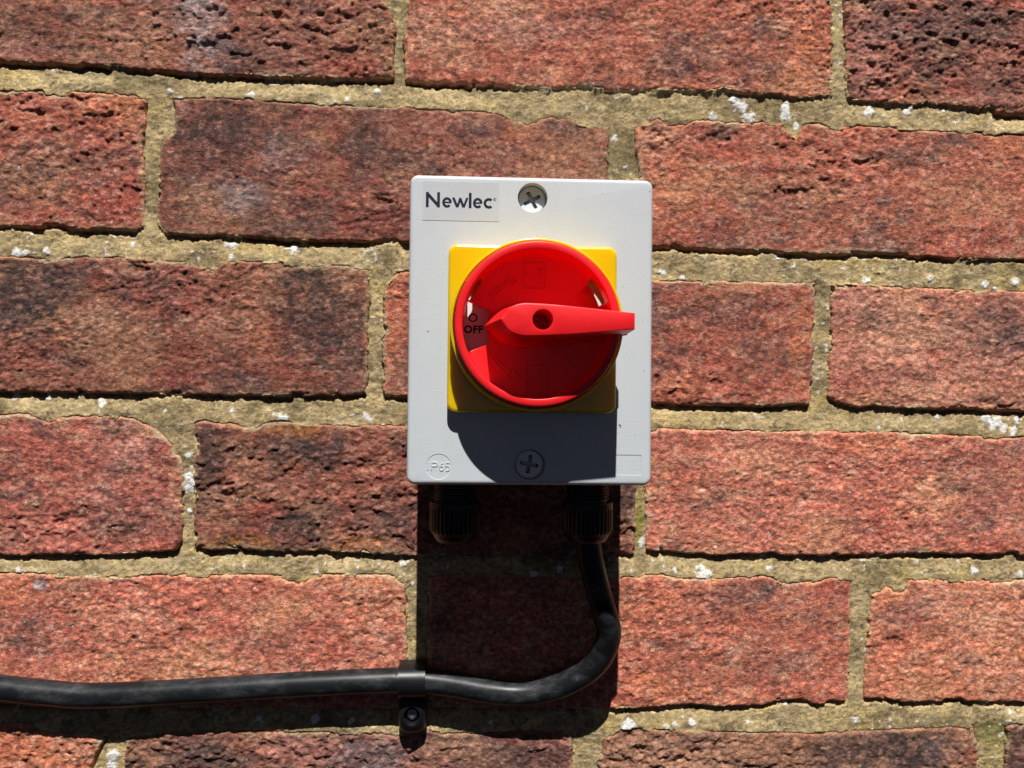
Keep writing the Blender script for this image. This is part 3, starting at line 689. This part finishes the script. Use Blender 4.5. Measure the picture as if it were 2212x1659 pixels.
# underside of the overhanging grip
g.cap(RG[-1])
handle = g.make('handle', M_red, knob, True, 28)
hc = (KC[0]+.62, KC[1]+.05)
g = G(); star = []
for q in range(12):
    r_ = 2.5 if q % 3 else 1.5; star.append((hc[0]+r_*math.cos(q*math.pi/6+.3), hc[1]+r_*math.sin(q*math.pi/6+.3)))
g.rings([at(circ(*hc, 3.2, 24), 14.0), at(circ(*hc, 3.0, 24), 16.2)]); g.fill([circ(*hc, 3.0, 24), star], 16.2); g.rings([at(star, 16.2), at(star, 14.4)]); g.fill([star], 14.4)
g.make('spindle_screw', M_red, handle, False)

# raised marks on the dish: boxed ON / OFF and two arrows
hb, ht = 6.55, 6.9
for (cx_, cy_) in ((.72, 20.5), (1.4, -19.35)):
    g = G(); L = rrect(cx_, cy_, 8.2, 10.1, .2, 1); stroke(g, L+[L[0]], .36, hb, ht); g.make('raised_frame', M_red, knob, True, 40)
def arrow(pts, tip, b1, b2, w0, w1):
    g = G()
    P = smooth_line(pts, 5); n = len(P)
    for side in (1, -1):
        Q = []
        for q in range(n):
            a = P[max(q-1, 0)]; b = P[min(q+1, n-1)]; t = (b-a)/np.linalg.norm(b-a); wd = w0+(w1-w0)*q/(n-1)
            Q.append(P[q]+np.array([-t[1], t[0]])*wd/2*side)
        stroke(g, Q, .3, hb, ht)
    stroke(g, [b1, tip, b2, (np.array(b1)*.3+np.array(b2)*.7), (np.array(b1)*.7+np.array(b2)*.3), b1], .3, hb, ht); g.make('raised_arrow', M_red, knob, True, 40)
arrow([(-16.4, 11.2), (-14.8, 13.6), (-12.0, 16.0), (-8.8, 17.9)], (-5.9, 19.4), (-10.2, 19.5), (-7.9, 16.5), 1.4, 1.6)
arrow([(-15.2, -10.6), (-13.3, -13.2), (-11.2, -15.4), (-8.6, -17.2)], (-5.2, -18.6), (-7.6, -15.1), (-9.8, -18.6), 1.4, 1.6)
text_mesh('raised_on', 'ON', 3.9, M_red, knob, 2.9, 20.5, 6.66, R(90), .2, -.12, 1.15)
text_mesh('raised_one', 'I', 3.9, M_red, knob, -1.2, 20.5, 6.66, R(90), .2, -.12)
text_mesh('raised_off', 'OFF', 3.7, M_red, knob, 3.3, -19.3, 6.66, R(90), .2, -.12, 1.1)
text_mesh('raised_zero', 'O', 4.1, M_red, knob, -.5, -19.3, 6.66, R(90), .2, -.12)

# cable glands screwed into the underside
def gland(px, plug):
    A = to_local(unproj(px, 1084, -25)); B = to_local(unproj(px, 1150, -25)); C_ = to_local(unproj(px, 1172, -25))
    u, h = A[0], A[2]; v0 = -H_/2+3.0
    def ringp(r_, v, n=144, kn=0):
        return [(u+(r_+(kn*.28 if (q % 4) < 2 else 0))*math.cos(2*math.pi*q/n), v, h+(r_+(kn*.28 if (q % 4) < 2 else 0))*math.sin(2*math.pi*q/n)) for q in range(n)]
    ge = G(); pr = [(8.6, v0)]
    v = v0-.4
    while v > A[1]+1.2: pr += [(8.6, v), (9.5, v-.35), (9.5, v-.6), (8.6, v-.95)]; v -= 1.3
    pr += [(8.6, A[1]-.2)]
    R_ = [ge.ring(ringp(r_, v_)) for r_, v_ in pr]
    for a, b in zip(R_, R_[1:]): ge.bridge(a, b)
    body = ge.make('cable_gland', M_black, iso)
    ge = G(); hx = lambda v_, r_: [(u+r_/math.cos((abs(((q/144*360) % 60)-30))*math.pi/180)*.92*math.cos(2*math.pi*q/144+.3), v_, h+r_/math.cos((abs(((q/144*360) % 60)-30))*math.pi/180)*.92*math.sin(2*math.pi*q/144+.3)) for q in range(144)]
    R_ = [ge.ring(hx(v_, r_)) for v_, r_ in ((v0-.2, 9), (v0-.2, 11.3), (v0-3.2, 11.3), (v0-3.2, 9))]
    for a, b in zip(R_, R_[1:]): ge.bridge(a, b)
    ge.make('gland_flange', M_black, body, True, 20)
    ge = G()
    R_ = [ge.ring(ringp(*q)) for q in ((9, A[1]+.2), (11.0, A[1]+.2), (11.3, A[1]-.2), (11.3, A[1]-2.6))]
    R_ += [ge.ring(ringp(r_, v_, 144, 1)) for r_, v_ in ((11.1, A[1]-2.8), (11.1, B[1]+1.6), (10.2, B[1]+.2))]
    R_ += [ge.ring(ringp(r_, v_)) for r_, v_ in ((10.1, B[1]), (9.4, B[1]-1.5), (8.2, C_[1]+1.2), (6.9, C_[1]+.4), (6.2, C_[1]+.3), (5.8, C_[1]+.8), (5.7, B[1]+1))]
    for a, b in zip(R_, R_[1:]): ge.bridge(a, b)
    ge.cap(R_[-1]); ge.make('gland_nut', M_black, body, True, 30)
    return C_
gland(984, True); CG = gland(1269, False)

# ------------------------------------------------------------------ cable
CR = 5.65
cpts = [(1266, 1130, 25), (1269, 1165, 25), (1277, 1215, 25), (1290, 1270, 24.5), (1306, 1325, 23), (1315, 1366, 20.5), (1305, 1405, 17.5), (1279, 1441, 14.5), (1234, 1471, 11.5), (1181, 1490, 9.5), (1127, 1498, 8),
        (1064, 1494, 7.2), (976, 1479, 6.6), (920, 1472, 6.5), (860, 1470, 6.5), (830, 1470, 6.5), (622, 1480, 6.6), (415, 1493, 6.8), (207, 1503, 7), (104, 1497, 7), (0, 1486, 7), (-120, 1472, 7), (-320, 1462, 7), (-700, 1465, 7)]
cp = smooth_line([unproj(x, y, -c_) for x, y, c_ in cpts], 8)
def tube(name, P, r_, mat, parent=None, n=32, origin=np.zeros(3), rel=None):
    P = np.array(P); V = []; Fc = []; T = np.gradient(P, axis=0); T /= np.linalg.norm(T, axis=1)[:, None]
    nn = np.cross(T[0], [0, 1, 0]); nn /= np.linalg.norm(nn)
    for k_ in range(len(P)):
        nn = nn-T[k_]*(nn @ T[k_]); nn /= np.linalg.norm(nn); b = np.cross(T[k_], nn)
        for q in range(n):
            a = 2*math.pi*q/n; rq = r_ if np.isscalar(r_) else r_[k_]
            V.append(P[k_]+rq*(nn*math.cos(a)+b*math.sin(a))-origin)
    for k_ in range(len(P)-1):
        for q in range(n):
            j = (q+1) % n; Fc.append((k_*n+q, k_*n+j, (k_+1)*n+j, (k_+1)*n+q))
    Fc.append(tuple(range(n))); Fc.append(tuple(range(len(P)*n-n, len(P)*n)))
    return mesh(name, V, Fc, mat, parent, True, 60)
org = np.array(unproj(920, 1472, 0))
cab = tube('power_cable', cp, CR, M_cable, None, 36, org); cab.location = Vector(org*MM)
tag(cab, 'thick black cable looping down from the grey box and running left along the wall', 'cable')

# ------------------------------------------------------------------ cable clip
cc = np.array(unproj(891, 1470.5, -6.5)); cl0 = Vector((cc[0]*MM, 0, cc[2]*MM))
clip = empty('cable_clip', Matrix.Translation(cl0) @ Matrix.Rotation(R(-1.2), 4, 'Y'))
tag(clip, 'black plastic nail-in clip holding the cable against the wall', 'cable clip')
g = G(); WB = 6.2
def cs(a, r_): return (r_*math.cos(a), 6.5+r_*math.sin(a))        # v, h
outer = [(7.5, .0), (7.5, 4.0)]+[cs(t, 7.45) for t in np.linspace(R(12), R(165), 16)]+[(-8.4, 6.0), (-8.6, .0)]
inner = [(5.6, .0), (5.7, 4.5)]+[cs(t, 5.75) for t in np.linspace(R(8), R(170), 16)]+[(-5.7, 5.0), (-5.6, .0)]
prof2 = outer+inner[::-1]
def sec(u, k_=1.0, ins=0.0): return [(u, v, h) for v, h in prof2]
a = g.rings([sec(-WB), sec(-WB+.01), sec(WB-.01), sec(WB)])
n_ = len(prof2); m2 = len(outer)
for rg in (a[0], a[-1]):
    for q in range(m2-1): g.cap([rg[q], rg[q+1], rg[n_-2-q], rg[n_-1-q]])
strap = g.make('strap', M_black, clip, True, 40)
g = G()
def ring_e(cx_, cy_, rx, ry, h, n=48, e=1.0):
    f = lambda v: math.copysign(abs(v)**e, v)
    return [(cx_+rx*f(math.cos(2*math.pi*q/n)), cy_+ry*f(math.sin(2*math.pi*q/n)), h) for q in range(n)]
bc = (-.2, -16.2)
R_ = g.rings([ring_e(*bc, 6.6, 9.2, -1.5, 48, .55), ring_e(*bc, 6.6, 9.0, 5.2, 48, .6), ring_e(*bc, 6.3, 8.4, 6.6, 48, .7), ring_e(*bc, 5.5, 7.0, 7.6, 48, .85), ring_e(*bc, 4.9, 5.8, 8.3), ring_e(bc[0], bc[1]+.2, 3.9, 4.4, 8.5), ring_e(bc[0], bc[1]+.2, 3.5, 3.9, 7.6), ring_e(bc[0], bc[1]+.2, 3.3, 3.7, 4.0)])
g.cap(R_[-1]); boss = g.make('nail_boss', M_black, clip)
g = G(); nc = (bc[0], bc[1]+.1)
R_ = g.rings([ring_e(*nc, 2.5, 2.5, 3, 32), ring_e(*nc, 2.6, 2.6, 5.6, 32), ring_e(*nc, 2.4, 2.4, 6.0, 32), ring_e(*nc, 1.6, 1.6, 6.3, 32), ring_e(*nc, .9, .9, 6.1, 32), ring_e(*nc, .6, .6, 5.4, 32)])
g.cap(R_[-1]); g.make('nail_head', M_steel, boss)
